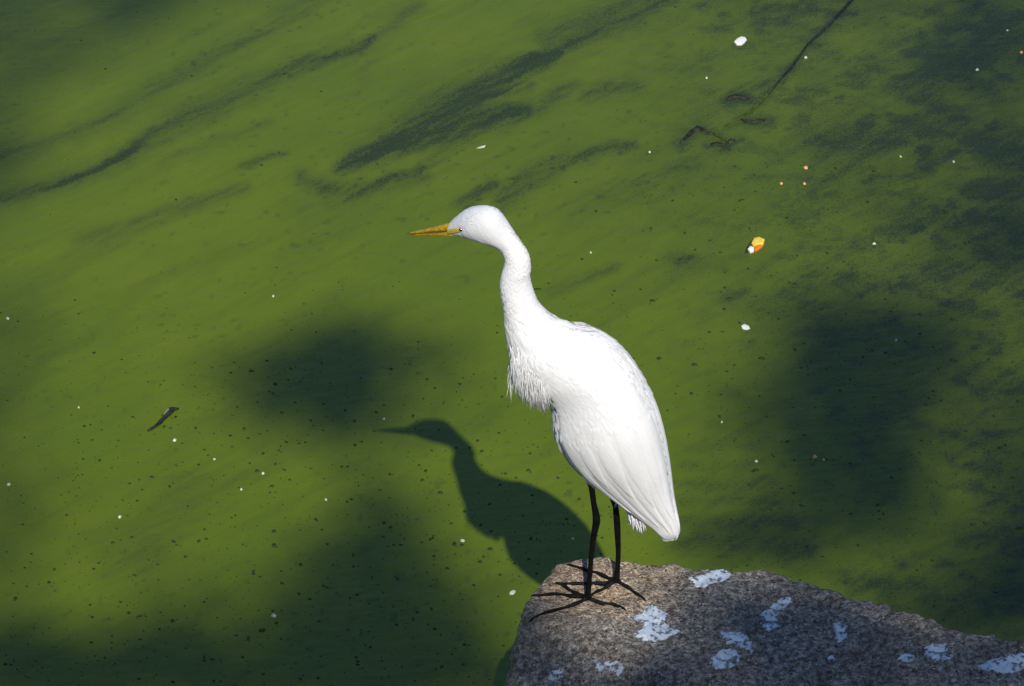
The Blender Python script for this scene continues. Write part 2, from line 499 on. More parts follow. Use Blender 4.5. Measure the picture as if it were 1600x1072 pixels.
# ------------------------------------------------------------------ stone
def build_rock():
    edge = [(740, 1140), (772, 1075), (794, 1035), (808, 985), (822, 930), (864, 872), (925, 866), (1010, 870), (1110, 880),
            (1200, 885), (1250, 899), (1310, 921), (1400, 952), (1500, 980), (1600, 1003), (1720, 1045)]
    pts = [on_z(a, b, HR)[:2] for a, b in edge]
    pts += [np.array(p) for p in ((1.45, -0.55), (1.55, -0.95), (1.1, -1.3), (0.4, -1.35), (-0.1, -1.1), (-0.28, -0.75))]
    n = len(pts)
    c = np.mean(pts, 0)
    V, F = [], []
    levels = [(HR - 0.002, -0.008), (HR - 0.02, 0.0), (HR - 0.2, 0.03), (0.0, 0.07), (-0.5, 0.12)]
    # outward normals of the outline
    nor = []
    for i in range(n):
        t = pts[(i + 1) % n] - pts[i - 1]
        m = np.array([t[1], -t[0]]); m /= np.linalg.norm(m)
        if m @ (pts[i] - c) < 0: m = -m
        nor.append(m)
    for z, off in levels:
        for p, m in zip(pts, nor):
            q = p + m * off
            V.append((q[0], q[1], z))
    for l in range(len(levels) - 1):
        for i in range(n):
            j = (i + 1) % n
            F.append((l * n + i, (l + 1) * n + i, (l + 1) * n + j, l * n + j))
    bm = bmesh.new()
    bv = [bm.verts.new(v) for v in V]
    for f in F: bm.faces.new([bv[k] for k in f])
    bm.faces.new(bv[:n]); bm.faces.new(bv[-n:][::-1])
    bmesh.ops.triangulate(bm, faces=bm.faces[:])
    bmesh.ops.recalc_face_normals(bm, faces=bm.faces[:])
    me = bpy.data.meshes.new('rock_rough'); bm.to_mesh(me); bm.free()
    tmp = bpy.data.objects.new('tmp', me); COL.objects.link(tmp)
    md = tmp.modifiers.new('r', 'REMESH'); md.mode = 'VOXEL'; md.voxel_size = 0.0065
    sm = tmp.modifiers.new('s', 'SMOOTH'); sm.factor = 0.5; sm.iterations = 4
    dg = bpy.context.evaluated_depsgraph_get()
    out = bpy.data.meshes.new_from_object(tmp.evaluated_get(dg))
    bpy.data.objects.remove(tmp)
    nv = len(out.vertices)
    co = np.empty(nv * 3); out.vertices.foreach_get('co', co); co = co.reshape(-1, 3)
    no = np.empty(nv * 3); out.vertices.foreach_get('normal', no); no = no.reshape(-1, 3)
    side = 1 - np.clip(no[:, 2], 0, 1)
    d = 0.006 * noise3(co * 9, 1) + 0.006 * noise3(co * 24, 2) + 0.0030 * noise3(co * 62, 3) + 0.0022 * noise3(co * 125, 4)
    d = d + side * (0.008 * noise3(co * 7, 6) + 0.007 * noise3(co * 30, 8)) - 0.004 * np.abs(noise3(co * 45, 12)) 
    # pits
    d = d - 0.006 * sstep(0.45, 0.75, noise3(co * 38, 21))
    co = co + no * d[:, None]
    # the ground-off front left shoulder falls away, and the far right sinks a little
    a = on_z(900, 990, HR)
    fall = np.clip(-(co[:, 0] - a[0]) * 0.55 - (co[:, 1] - a[1]) * 0.8, 0, None)
    top = sstep(0.2, 0.5, co[:, 2])
    co[:, 2] -= top * np.minimum(fall * 0.45, 0.10)
    co[:, 2] += top * 0.012 * sstep(0.2, 0.6, co[:, 0])
    out.vertices.foreach_set('co', co.ravel())
    q = on_z(935, 905, HR)
    br = np.exp(-(((co[:, 0] - q[0]) / 0.15) ** 2 + ((co[:, 1] - q[1]) / 0.13) ** 2) ** 1.3)
    br = np.clip(br + 0.25 * noise3(co * 12, 33), 0, 1)
    at = out.attributes.new('brown', 'FLOAT', 'POINT'); at.data.foreach_set('value', br.astype(np.float32))
    out.polygons.foreach_set('use_smooth', [True] * len(out.polygons))
    out.update()
    out.materials.clear()
    o = obj('rock', out, M_ROCK)
    tag(o, 'large rough grey brown stone slab with white droppings, the egret standing on its tip', 'rock')
    return o, BVHTree.FromPolygons([tuple(v) for v in co], [tuple(p.vertices) for p in out.polygons])
ROCK, ROCK_BVH = build_rock()

def on_rock(px, py):
    loc, nrm, i, d = ROCK_BVH.ray_cast(Vector(CAM), Vector(ray(px, py)))
    return np.array(loc) if loc is not None else on_z(px, py, HR)

def rock_z(x, y, default=HR):
    loc, nrm, i, d = ROCK_BVH.ray_cast(Vector((x, y, 3.0)), Vector((0, 0, -1)))
    return loc.z if loc is not None and loc.z > 0.25 else default

# ------------------------------------------------------------------ trees on the bank that shade the pond; the left one is added
def tube(V, F, pts, rad, seg=8):
    """append a tapered tube along pts"""
    pts = [np.array(p, float) for p in pts]
    n = len(pts)
    base = len(V)
    ref = np.array([0.13, 0.27, 0.95])
    for i, p in enumerate(pts):
        t = pts[min(i + 1, n - 1)] - pts[max(i - 1, 0)]
        t /= np.linalg.norm(t) + 1e-9
        r_ = ref if abs(t @ ref) < 0.9 else np.array([1.0, 0.1, 0])
        a = np.cross(t, r_); a /= np.linalg.norm(a)
        b = np.cross(t, a)
        for k in range(seg):
            w = 2 * math.pi * k / seg
            V.append(p + rad[i] * (math.cos(w) * a + math.sin(w) * b))
    for i in range(n - 1):
        for k in range(seg):
            k2 = (k + 1) % seg
            F.append((base + i * seg + k, base + i * seg + k2, base + (i + 1) * seg + k2, base + (i + 1) * seg + k))
    F.append(tuple(base + k for k in range(seg))[::-1])
    F.append(tuple(base + (n - 1) * seg + k for k in range(seg)))

def limb_path(a, b, n=7, sag=0.15, seed=0):
    r = random.Random(seed)
    a, b = np.array(a, float), np.array(b, float)
    L = np.linalg.norm(b - a)
    out = []
    for i in range(n):
        t = i / (n - 1)
        w = math.sin(math.pi * t)
        out.append(a + (b - a) * t + np.array([r.uniform(-1, 1), r.uniform(-1, 1), r.uniform(-0.6, 1) + 0.6]) * sag * L * 0.25 * w)
    return out

def lift(P, t):
    """the point t metres up the sun's ray from P"""
    return np.array(P, float) - SUND * t

def leaf_faces(V, F, c, size, r):
    """one folded pointed leaf"""
    d = np.array([r.gauss(0, 1), r.gauss(0, 1), r.gauss(0, 0.5) - 0.3]); d /= np.linalg.norm(d)
    s = np.cross(d, [r.gauss(0, .3), r.gauss(0, .3), 1]); s /= np.linalg.norm(s) + 1e-9
    nn = np.cross(s, d)
    L, Wd = size, size * 0.30
    b = len(V)
    V.extend([c - d * L * .5, c + s * Wd - d * L * .08 + nn * Wd * .35, c + d * L * .5, c - s * Wd - d * L * .08 + nn * Wd * .35])
    F.append((b, b + 1, b + 2)); F.append((b, b + 2, b + 3))

def blob(px, py, rx, ry, cov, z=0.0):
    """shaded patch: ground position, half sizes in metres, leaf cover"""
    P = on_z(px, py, z)
    return (P, rx / PPM, ry / PPM / SY, cov)

SHADE1 = [
    # left-hand patch beside the bird's shadow
    blob(520, 588, 170, 95, 1.7), blob(590, 555, 130, 80, 0.8), blob(455, 620, 120, 80, 0.8), blob(570, 660, 120, 60, 0.5),
    # bottom patch and the dark lower edge
    blob(560, 985, 170, 110, 2.4), blob(600, 880, 110, 90, 1.2), blob(560, 800, 80, 70, 0.6), blob(680, 1000, 120, 80, 1.0), blob(450, 1060, 220, 65, 2.0),
    blob(150, 1070, 300, 70, 2.4), blob(700, 1085, 140, 50, 1.6), blob(60, 1020, 180, 65, 0.8), blob(300, 970, 170, 70, 0.3),
    # right-hand patch
    blob(1360, 575, 165, 105, 2.4), blob(1450, 510, 120, 60, 1.2), blob(1290, 510, 80, 60, 0.8), blob(1310, 690, 145, 100, 2.0), blob(1290, 800, 130, 70, 1.1),
    blob(1400, 780, 110, 80, 0.7), blob(1190, 860, 130, 32, 1.0), blob(1230, 640, 80, 80, 0.7),
    blob(1580, 930, 120, 60, 1.8), blob(1450, 985, 140, 45, 1.4), blob(1610, 850, 80, 70, 1.0),
]
ROCKSHADE = [
    blob(1260, 930, 130, 55, 1.24, HR), blob(1200, 1000, 150, 50, 1.30, HR), blob(1420, 1010, 190, 55, 1.42, HR), blob(1010, 1065, 130, 40, 1.24, HR),
    blob(1600, 1060, 200, 60, 1.30, HR), blob(1200, 1095, 350, 60, 1.42, HR), blob(890, 1085, 110, 45, 1.04, HR), blob(1130, 985, 80, 45, 0.85, HR), blob(850, 1030, 70, 30, 0.59, HR), blob(1120, 930, 45, 25, 0.45, HR),
]
OUTER1 = [(np.array([x, y, 0.0]), 0.7, 0.6, 1.6) for x, y in ((1.9, -0.2), (2.6, 0.6), (2.3, -1.0), (1.2, -1.3), (0.2, -1.3), (-0.9, -1.0),
          (-1.9, -0.7), (3.2, -1.4), (1.9, 1.4), (2.9, 1.9), (2.4, -2.2), (0.8, -2.3), (-0.6, -2.0), (3.6, 0.4))]
SPARSE1 = [blob(1600, 60, 220, 150, 0.5), blob(1640, 330, 150, 160, 0.5), blob(1640, 700, 120, 150, 0.6), blob(1350, -40, 300, 90, 0.5), blob(1500, 250, 200, 200, 0.3)]  # sparse leaves added to darken the right edge and upper right corner
SPARSE2 = [blob(-40, 0, 360, 210, 0.7), blob(200, -60, 320, 130, 0.55), blob(-80, 250, 190, 170, 0.6), blob(480, -80, 260, 80, 0.5), blob(-70, 560, 150, 190, 0.45), blob(-60, 850, 180, 150, 0.6)]  # leaves of the added left tree, darkening the left edge and corners

def crown(blobs, t0, spread, size, V, F, r, gauss=True):
    centres = []
    for P, rx, ry, cov in blobs:
        t = t0 + r.uniform(-0.3, 0.3)
        area = math.pi * rx * ry * math.sin(SUN_EL) * 1.15
        n = int(cov * area / (size * size * 0.30 * 0.62))
        for i in range(n):
            a = r.uniform(0, 2 * math.pi)
            q = min(math.hypot(r.gauss(0, 0.5), r.gauss(0, 0.5)), 1.7) if gauss else math.sqrt(r.random())
            g = np.array([P[0] + rx * q * math.cos(a), P[1] + ry * q * math.sin(a), P[2]])
            leaf_faces(V, F, lift(g, t + r.gauss(0, spread)), size * r.uniform(0.75, 1.3), r)
        centres.append(lift(P, t))
    return centres

def build_trees():
    r = random.Random(5)
    root = empty('tree', (5.0, -16.0, 3.5))
    tag(root, 'tall leafy tree on the bank behind the viewpoint, its branches shading stone and water', 'tree')
    inv = Matrix.Translation(-root.location)
    V, F = [], []
    T = 18.0
    c1 = crown(SHADE1, T, 0.35, 0.085, V, F, r)
    c2 = crown(ROCKSHADE, T - 0.6, 0.35, 0.09, V, F, r)
    c3 = crown(OUTER1, T + 0.4, 0.5, 0.12, V, F, r)
    crown(SPARSE1, 23.0, 1.2, 0.08, V, F, r, False)
    me = mesh_from(V, F, smooth=False); me.transform(inv)
    tag(obj('crown', me, M_LEAF, root), kind='stuff')
    V, F = [], []
    tube(V, F, [(5.0, -16.0, 3.2), (5.0, -16.0, 4.0), (4.9, -15.9, 7), (4.7, -15.7, 10), (4.5, -15.4, 13), (4.3, -15.2, 17), (4.2, -15.0, 21)], [0.42, 0.32, 0.27, 0.23, 0.19, 0.13, 0.05], 12)
    me = mesh_from(V, F); me.transform(inv)
    obj('trunk', me, M_BARK, root)
    fork = np.array([4.6, -15.5, 12.0])
    hubs = [lift((1.9, -0.9, 0), T + .2), lift((0.4, -1.1, 0), T + .3), lift((-0.75, -0.85, 0), T + .2)]
    def limb(a, b, r0, r1, seed, n=8):
        V, F = [], []
        p = limb_path(a, b, n, 0.12, seed)
        tube(V, F, p, np.linspace(r0, r1, n), 7)
        me = mesh_from(V, F); me.transform(inv)
        obj('limb', me, M_BARK, root)
    limb(fork, hubs[0], 0.11, 0.06, 1); limb(hubs[0], hubs[1], 0.06, 0.04, 2); limb(hubs[1], hubs[2], 0.04, 0.02, 3)
    for i, c in enumerate(c1):
        if i < 4: continue
        P = SHADE1[i][0]
        if P[0] > 0.2: limb(hubs[0], c, 0.022, 0.006, 20 + i, 6)
        elif i in (4, 8, 9): limb(hubs[2], c, 0.020, 0.006, 20 + i, 6)
    limb(c1[4], c1[6], 0.012, 0.006, 60, 5); limb(c1[6], c1[0], 0.008, 0.005, 61, 5)
    for i, c in enumerate(c2): limb(hubs[0] if ROCKSHADE[i][0][0] > 0.25 else hubs[1], c, 0.02, 0.006, 80 + i, 6)
    for i, c in enumerate(c3):
        h = min(hubs + [fork], key=lambda q: np.linalg.norm(q - c))
        limb(h, c, 0.03, 0.008, 120 + i, 6)

    root = empty('tree', (-6.5, -15.5, 3.5))  # added tree, its thin leaf shade stands in for lens darkening at left
    tag(root, 'unseen open-crowned tree added behind the viewpoint to darken the left corners', 'tree')
    inv = Matrix.Translation(-root.location)
    V, F = [], []
    c = crown(SPARSE2, 22.0, 1.2, 0.085, V, F, r, False)
    c += crown([(np.array([x, y, 0.0]), 0.8, 0.8, 1.0) for x, y in ((-3.0, 1.6), (-3.3, 3.0), (-2.6, 4.4), (-4.4, 2.2), (-4.2, 3.8), (-3.6, 0.4))], 22.0, 0.7, 0.12, V, F, r)
    me = mesh_from(V, F, smooth=False); me.transform(inv)
    tag(obj('crown', me, M_LEAF, root), kind='stuff')
    V, F = [], []
    tube(V, F, [(-6.5, -15.5, 3.2), (-6.5, -15.5, 4), (-6.3, -15.4, 8), (-6.0, -15.0, 12), (-5.6, -14.6, 15), (-5.3, -14.3, 19)], [0.36, 0.28, 0.23, 0.18, 0.12, 0.04], 12)
    me = mesh_from(V, F); me.transform(inv)
    obj('trunk', me, M_BARK, root)
    fork = np.array([-5.8, -14.8, 13.5])
    for i, q in enumerate(c):
        V, F = [], []
        p = limb_path(fork, q, 7, 0.12, 200 + i)
        tube(V, F, p, np.linspace(0.06, 0.008, 7), 6)
        me = mesh_from(V, F); me.transform(inv)
        obj('limb', me, M_BARK, root)
build_trees()

# ------------------------------------------------------------------ the egret
YAW = math.radians(-15)                       # the bird faces left and slightly away
SIDE = np.array([math.sin(-YAW) * -1, -math.cos(YAW), 0])   # horizontal, towards the viewer
SIDE = np.array([math.sin(YAW), -math.cos(YAW), 0.0])
def on_bird(px, py, off=0.0):
    """point on the bird's upright middle plane (through the point between its feet)"""
    d = ray(px, py)
    P0 = np.array([0, 0, HR]) + SIDE * off
    return CAM + d * (((P0 - CAM) @ SIDE) / (d @ SIDE))

# upper / lower outline pairs along head, neck and body, with width ratio across the bird
OUT = [
    ((701, 349), (700, 367), 0.72), ((707, 342), (709, 368), 0.75), ((717, 333), (721, 369.5), 0.78), ((731, 325), (735, 374), 0.8),
    ((747, 321), (748, 378), 0.8), ((764, 321.5), (760, 382), 0.8), ((780, 330), (770, 386), 0.82), ((797, 351), (777, 390), 0.9),
    ((813, 374), (783, 396), 0.95), ((826, 397), (787, 406), 0.95), ((830, 417), (785, 420), 0.95), ((829, 435), (781, 437), 0.95),
    ((834, 458), (782, 455), 0.95), ((845, 482), (786, 478), 0.95), ((866, 503), (789, 500), 0.9), ((893, 516), (792, 530), 0.85),
    ((929, 521), (797, 566), 0.8), ((962, 540), (819, 588), 0.78), ((994, 577), (850, 618), 0.76), ((1018, 618), (857, 666), 0.74),
    ((1033, 655), (870, 695), 0.72), ((1043, 698), (892, 724), 0.68), ((1049, 738), (920, 748), 0.62), ((1053, 773), (954, 777), 0.55),
    ((1058, 800), (986, 803), 0.48), ((1061, 820), (1014, 823), 0.42), ((1060, 835), (1028, 838), 0.40), ((1053, 844), (1036, 845), 0.38),
]

def catmull(P, n):
    P = np.array(P, float)
    Q = np.vstack([2 * P[0] - P[1], P, 2 * P[-1] - P[-2]])
    out = []
    m = len(P) - 1
    for k in range(n):
        t = k / (n - 1) * m
        i = min(int(t), m - 1)
        f = t - i
        a, b, c, d = Q[i], Q[i + 1], Q[i + 2], Q[i + 3]
        out.append(0.5 * (2 * b + (c - a) * f + (2 * a - 5 * b + 4 * c - d) * f * f + (3 * b - a - 3 * c + d) * f ** 3))
    return np.array(out)

NS = 140
def body_sections():
    raw = catmull([(*u, *l, k) for u, l, k in OUT], NS)
    C = np.array([on_bird((q[0] + q[2]) / 2, (q[1] + q[3]) / 2) for q in raw])
    T = np.gradient(C, axis=0)
    for _ in range(6):
        T[1:-1] = (T[:-2] + 2 * T[1:-1] + T[2:]) / 4
    T /= np.linalg.norm(T, axis=1)[:, None]
    A, B, N = [], [], []
    for q, c, t in zip(raw, C, T):
        n2 = np.array([q[0] - q[2], -(q[1] - q[3])]); w = np.linalg.norm(n2) / 2; n2 /= 2 * w
        depth = (c - CAM) @ FWD
        w = w * depth / FPX
        # section plane follows the outline pair, not the exact tangent, so that both edges are met
        u3 = on_bird(q[0], q[1]) - on_bird(q[2], q[3])
        N3 = u3 / np.linalg.norm(u3)
        Ni = np.array([N3 @ RIGHT, N3 @ UP]) @ n2
        Mi = np.array([SIDE @ RIGHT, SIDE @ UP]) @ n2
        a = w / math.sqrt(Ni ** 2 + (q[4] * Mi) ** 2)
        A.append(a); B.append(a * q[4]); N.append(N3)
    return C, np.array(N), np.array(A), np.array(B)
BC, BN, BA, BB = body_sections()
# leave room for the coat of feathers and the folded wings laid over the body
_k = np.linspace(0, len(OUT) - 1, NS)
_room = 0.0008 + 0.0045 * np.clip((_k - 14.5) / 2.0, 0, 1) * np.clip((27.0 - _k) / 3.0, 0.15, 1)
BA = np.maximum(BA - _room, BA * 0.5); BB = np.maximum(BB - _room, BB * 0.5)

def bsurf(s, phi, off=0.0):
    """point on the body: s in 0..1 from bill to tail, phi 0 = back, pi/2 = viewer's side, pi = belly"""
    x = min(max(s, 0), 1) * (NS - 1)
    i = min(int(x), NS - 2); f = x - i
    L = lambda q: q[i] * (1 - f) + q[i + 1] * f
    c, n, a, b = L(BC), L(BN), L(BA), L(BB)
    return c + n * math.cos(phi) * (a + off) + SIDE * math.sin(phi) * (b + off)

def sidx(k):            # outline pair number -> s
    return k / (len(OUT) - 1)

def loft(V, F, rings, cap=True):
    base = len(V); n = len(rings[0])
    for r_ in rings: V.extend(r_)
    for i in range(len(rings) - 1):
        for k in range(n):
            k2 = (k + 1) % n
            F.append((base + i * n + k, base + i * n + k2, base + (i + 1) * n + k2, base + (i + 1) * n + k))
    if cap:
        F.append(tuple(base + k for k in range(n))[::-1])
        F.append(tuple(base + (len(rings) - 1) * n + k for k in range(n)))

FOOT1, FOOT2 = on_rock(918, 939), on_rock(963, 912)
LEGS = []
def leg_chain(foot, pix, off_top, radii):
    """leg points from hip to foot; sideways offset blends from the hip to the standing foot"""
    top = on_bird(*pix[0], off_top)
    off_f = (foot - np.array([0, 0, HR])) @ SIDE
    P = []
    for i, p in enumerate(pix):
        t = i / len(pix)
        P.append(on_bird(*p, off_top * (1 - t) + off_f * t))
    P.append(foot + np.array([0, 0, 0.006]))
    return P

def build_egret():
    root = empty('egret', (0, 0, HR))
    tag(root, 'white egret with yellow bill and black legs standing on the stone', 'egret')
    inv = Matrix.Translation(-root.location)
    V, F = [], []
    K = 44
    rings = []
    for i in range(NS):
        ring = []
        for k in range(K):
            w = 2 * math.pi * k / K
            ring.append(BC[i] + BN[i] * math.cos(w) * BA[i] + SIDE * math.sin(w) * BB[i])
        rings.append(ring)
    loft(V, F, rings)
    V = [np.array(v) for v in V]
    # legs
    hips = ([(914, 700), (920, 735), (924, 760), (928, 788), (932, 812), (928, 836), (924, 868), (921, 905)],
            [(958, 745), (961, 775), (962, 792), (964, 815), (965, 836), (966, 862), (965, 888)])
    legr = ([0.020, 0.012, 0.0056, 0.0053, 0.0074, 0.0058, 0.0049, 0.0048, 0.0060], [0.018, 0.011, 0.0056, 0.0063, 0.0058, 0.0049, 0.0048, 0.0060])
    toes = ([[(918, 940), (895, 935), (862, 930), (829, 925)], [(918, 941), (897, 948), (860, 958), (824, 974)], [(917, 939), (900, 930), (884, 920), (867, 911)], [(919, 941), (938, 945), (960, 949), (979, 956)]],
            [[(963, 912), (940, 902), (912, 891), (884, 882)], [(963, 913), (935, 915), (900, 914), (867, 913)], [(962, 914), (948, 919), (934, 926), (920, 934)], [(964, 914), (980, 920), (995, 930), (1010, 941)]])
    legskel = []
    for foot, pix, rad, ts, off in ((FOOT1, hips[0], legr[0], toes[0], 0.03), (FOOT2, hips[1], legr[1], toes[1], -0.03)):
        P = catmull(leg_chain(foot, pix, off, rad), 40)
        R = np.interp(np.linspace(0, 1, 40), np.linspace(0, 1, len(rad)), rad)
        tube(V, F, P, R, 12)
        legskel.append(P)
        for ti, t in enumerate(ts):
            Q = [on_rock(*q) for q in t]
            Q[0] = foot.copy()
            Q = catmull(Q, 16)
            rr = []
            for i in range(16):
                u = i / 15
                knuckle = 0.0006 * math.cos(u * 3 * 2 * math.pi)
                rr.append(0.0040 * (1 - u) + 0.0027 * u + knuckle if i < 15 else 0.0012)
                z = rock_z(Q[i][0], Q[i][1], None) if True else HR
                zz = z if z is not None else Q[i][2]
                Q[i][2] = max(zz, Q[i][2] - 0.01) + rr[-1] * 0.9 + 0.006 * (1 - u) ** 3
            for _ in range(3):
                Q[1:-1, 2] = (Q[:-2, 2] + 2 * Q[1:-1, 2] + Q[2:, 2]) / 4
            tube(V, F, Q, rr, 8)
            legskel.append(Q)
    me = mesh_from(V, F)
    tmp = bpy.data.objects.new('tmp', me); COL.objects.link(tmp)
    md = tmp.modifiers.new('r', 'REMESH'); md.mode = 'VOXEL'; md.voxel_size = 0.0022
    dg = bpy.context.evaluated_depsgraph_get()
    out = bpy.data.meshes.new_from_object(tmp.evaluated_get(dg))
    bpy.data.objects.remove(tmp)
    nv = len(out.vertices)
    co = np.empty(nv * 3); out.vertices.foreach_get('co', co); co = co.reshape(-1, 3)
    no = np.empty(nv * 3); out.vertices.foreach_get('normal', no); no = no.reshape(-1, 3)
    # leg or feather: bare skin is near a leg line and clear of the body
    sk = np.vstack(legskel)
    dl = np.full(nv, 9.0)
    for p in sk: dl = np.minimum(dl, ((co - p) ** 2).sum(1))
    dl = np.sqrt(dl)
    db = np.full(nv, 9.0)
    for i in range(NS):
        dlt = co - BC[i]
        pn, pm = dlt @ BN[i] / BA[i], dlt @ SIDE / BB[i]
        T = np.cross(BN[i], SIDE); pt = dlt @ T / 0.012
        db = np.minimum(db, np.sqrt(pn ** 2 + pm ** 2 + pt ** 2 * 0.15))
    leg = (dl < 0.013) & (db > 1.06) & (co[:, 2] < HR + 0.30)
    # soft feather relief on the body only
    ax = np.array([0.55, -0.1, -0.83])
    fl = co - np.outer(co @ ax, ax) * 0.75
    rel = 0.0016 * noise3(fl * 60, 3) + 0.0010 * noise3(fl * 150, 4) + 0.0022 * noise3(co * 26, 6)
    headness = sstep(HR + 0.55, HR + 0.70, co[:, 2])
    rel = rel * np.where(leg, 0, 1) * (1 - 0.65 * headness)
    co = co + no * rel[:, None]
    out.vertices.foreach_set('co', co.ravel())
    out.materials.clear(); out.materials.append(M_FEATHER); out.materials.append(M_LEG)
    mi = []
    for p in out.polygons:
        mi.append(1 if sum(leg[v] for v in p.vertices) >= 3 else 0)
    out.polygons.foreach_set('material_index', mi)
    out.polygons.foreach_set('use_smooth', [True] * len(mi))
    out.update(); out.transform(inv)
    obj('body', out, None, root)

    # ---- folded wings with their long feathers
    s0, s1 = sidx(15.3), sidx(26.6)
    low = lambda s: math.radians(np.interp(s, [s0, sidx(17), sidx(19), sidx(22), sidx(25), s1], [95, 128, 138, 136, 128, 110]))
    hi = lambda s: math.radians(np.interp(s, [s0, sidx(17), sidx(20), s1], [38, 10, 4, 4]))
    for sgn in (1, -1):
        V, F = [], []
        nu, nw = 46, 22
        for i in range(nu):
            u = i / (nu - 1)
            s = s0 + (s1 - s0) * u
            for j in range(nw):
                w = j / (nw - 1)
                ph = hi(s) + (low(s) - hi(s)) * w
                off = 0.0065 * min(1, w * 6) * min(1, u * 5) * min(1, (1 - u) * 8 + 0.2) + 0.0
                if j == nw - 1: off = -0.004
                if j == nw - 2: off *= 0.85
                if j == 0 or i == 0: off = -0.003
                p = bsurf(s, sgn * ph, off)
                V.append(p)
        for i in range(nu - 1):
            for j in range(nw - 1):
                a = i * nw + j
                F.append((a, a + 1, a + nw + 1, a + nw) if sgn > 0 else (a, a + nw, a + nw + 1, a + 1))
        me = mesh_from(V, F); me.transform(inv)
        wing = obj('wing', me, M_FEATHER, root)
        # feathers: (start s-pair, end s-pair, start fraction down the wing, end fraction, half width)
        rows = [(18.0, 26.8, 0.16, 0.26, 0.085), (18.0, 26.3, 0.30, 0.42, 0.085), (18.2, 25.6, 0.44, 0.56, 0.085), (18.4, 25.0, 0.58, 0.70, 0.085), (18.6, 24.3, 0.72, 0.82, 0.08), (18.8, 23.6, 0.85, 0.91, 0.06),
                (17.0, 24.2, 0.22, 0.30, 0.08), (17.0, 23.4, 0.38, 0.47, 0.08), (17.2, 22.6, 0.54, 0.62, 0.08), (17.4, 21.9, 0.70, 0.77, 0.07)]
        for ri, (ka, kb, fa, fb, hw) in enumerate(rows):
            V, F = [], []
            nu2, nw2 = 18, 7
            layer = 0.0066 + 0.0007 * (1 if ri >= 6 else 0) + 0.0003 * (ri % 3)
            for i in range(nu2):
                u = i / (nu2 - 1)
                s = sidx(ka + (kb - ka) * u)
                fc = fa + (fb - fa) * u
                width = hw * (0.55 + 0.45 * min(1, u * 3)) * max(0.0, 1 - max(0, (u - 0.5) / 0.5) ** 2.4) ** 0.8
                for j in range(nw2):
                    v = j / (nw2 - 1) * 2 - 1
                    fr = fc + width * v
                    ph = hi(s) + (low(s) - hi(s)) * fr
                    camber = layer + 0.0008 * (1 - v * v) - 0.0002
                    if u < 0.55: camber = 0.0045 + (camber - 0.0045) * u / 0.55
                    if abs(v) > 0.99 or i == nu2 - 1: camber -= 0.0018
                    V.append(bsurf(s, sgn * ph, camber))
            for i in range(nu2 - 1):
                for j in range(nw2 - 1):
                    a = i * nw2 + j
                    F.append((a, a + 1, a + nw2 + 1, a + nw2) if sgn > 0 else (a, a + nw2, a + nw2 + 1, a + 1))
            me = mesh_from(V, F); me.transform(inv)
            obj('feather', me, M_FEATHER, wing)

    # ---- small overlapping body feathers, one soft coat over neck, back and shoulders
    V, F = [], []
    r = random.Random(17)
    for i in range(9000):
        k = r.uniform(2.2, 23.5)
        s = sidx(k); ph = math.radians(r.uniform(-175, 175))
        big = float(np.interp(k, [2, 8, 13, 16, 23], [0.35, 0.4, 0.55, 0.9, 1.0]))
        if r.random() > big + 0.15: continue
        onwing = k > 15.6 and abs(ph) < low(s) and abs(ph) > hi(s)
        if onwing and k > 18.2 + 1.5 * r.random(): continue
        wf = (abs(ph) - hi(s)) / (low(s) - hi(s))
        uw = (s - s0) / (s1 - s0)
        base_off = 0.0065 * min(1, max(0, wf) * 6) * min(1, max(0, uw) * 5) - 0.0002 if onwing else 0.0
        if onwing and wf < 0.1: base_off -= 0.0008
        dl_ = 0.020 * big; wd = 0.0042 * big
        p0 = bsurf(s, ph, base_off - 0.0008)
        ds = 0.004
        t = bsurf(s + ds, ph, base_off) - bsurf(s - ds, ph, base_off); t /= np.linalg.norm(t)
        nn = bsurf(s, ph, base_off + 0.01) - bsurf(s, ph, base_off); nn /= np.linalg.norm(nn)
        t = t + np.cross(nn, t) * r.gauss(0, 0.16); t /= np.linalg.norm(t)
        w = np.cross(nn, t)
        p1 = p0 + t * dl_ * 0.55 + nn * (0.0011 + 0.0006 * r.random()) * (0.5 + big * 0.6)
        p2 = p0 + t * dl_ + nn * (0.0008 + 0.0012 * r.random()) * (0.5 + big * 0.6)
        b = len(V)
        V.extend([p0 - w * wd * .6, p0 + w * wd * .6, p1 + w * wd - nn * .0003, p1 + nn * .0004, p1 - w * wd - nn * .0003, p2])
        F.extend([(b, b + 3, b + 4), (b, b + 1, b + 3), (b + 1, b + 2, b + 3), (b + 3, b + 2, b + 5), (b + 4, b + 3, b + 5)])
    me = mesh_from(V, F); me.transform(inv)
    tag(obj('contour_feathers', me, M_FEATHER, root), kind='stuff')

    # ---- bill, bare face skin and eyes
    def bill(name, top, bot, flip):
        T_, B_ = catmull(top, 22), catmull(bot, 22)
        V, F = [], []
        rings = []
        tipv = []
        for i in range(22):
            u = i / 21
            a, b = on_bird(*T_[i]), on_bird(*B_[i])
            c = (a + b) / 2; n = (a - b) / 2
            wdt = (0.0068 * (1 - u) ** 0.8 + 0.0009)
            ring = []
            for k in range(16):
                w = 2 * math.pi * k / 16
                ring.append(c + n * math.cos(w) * 0.86 + SIDE * math.sin(w) * wdt)
                tipv.append(float(sstep(0.80, 1.0, u)) + (0.35 if flip and u > .2 else 0))
            rings.append(ring)
        loft(V, F, rings)
        me = mesh_from(V, F); me.transform(inv)
        at = me.attributes.new('tip', 'FLOAT', 'POINT'); at.data.foreach_set('value', np.array(tipv, np.float32))
        return obj(name, me, M_BILL, root)
    bill('upper_bill', [(708, 347), (700, 348.5), (681, 353.5), (660, 358.5), (645, 362), (636, 364.4)], [(712, 361), (700, 361.5), (681, 362.5), (660, 363.8), (645, 364.9), (636, 365.4)], 0)
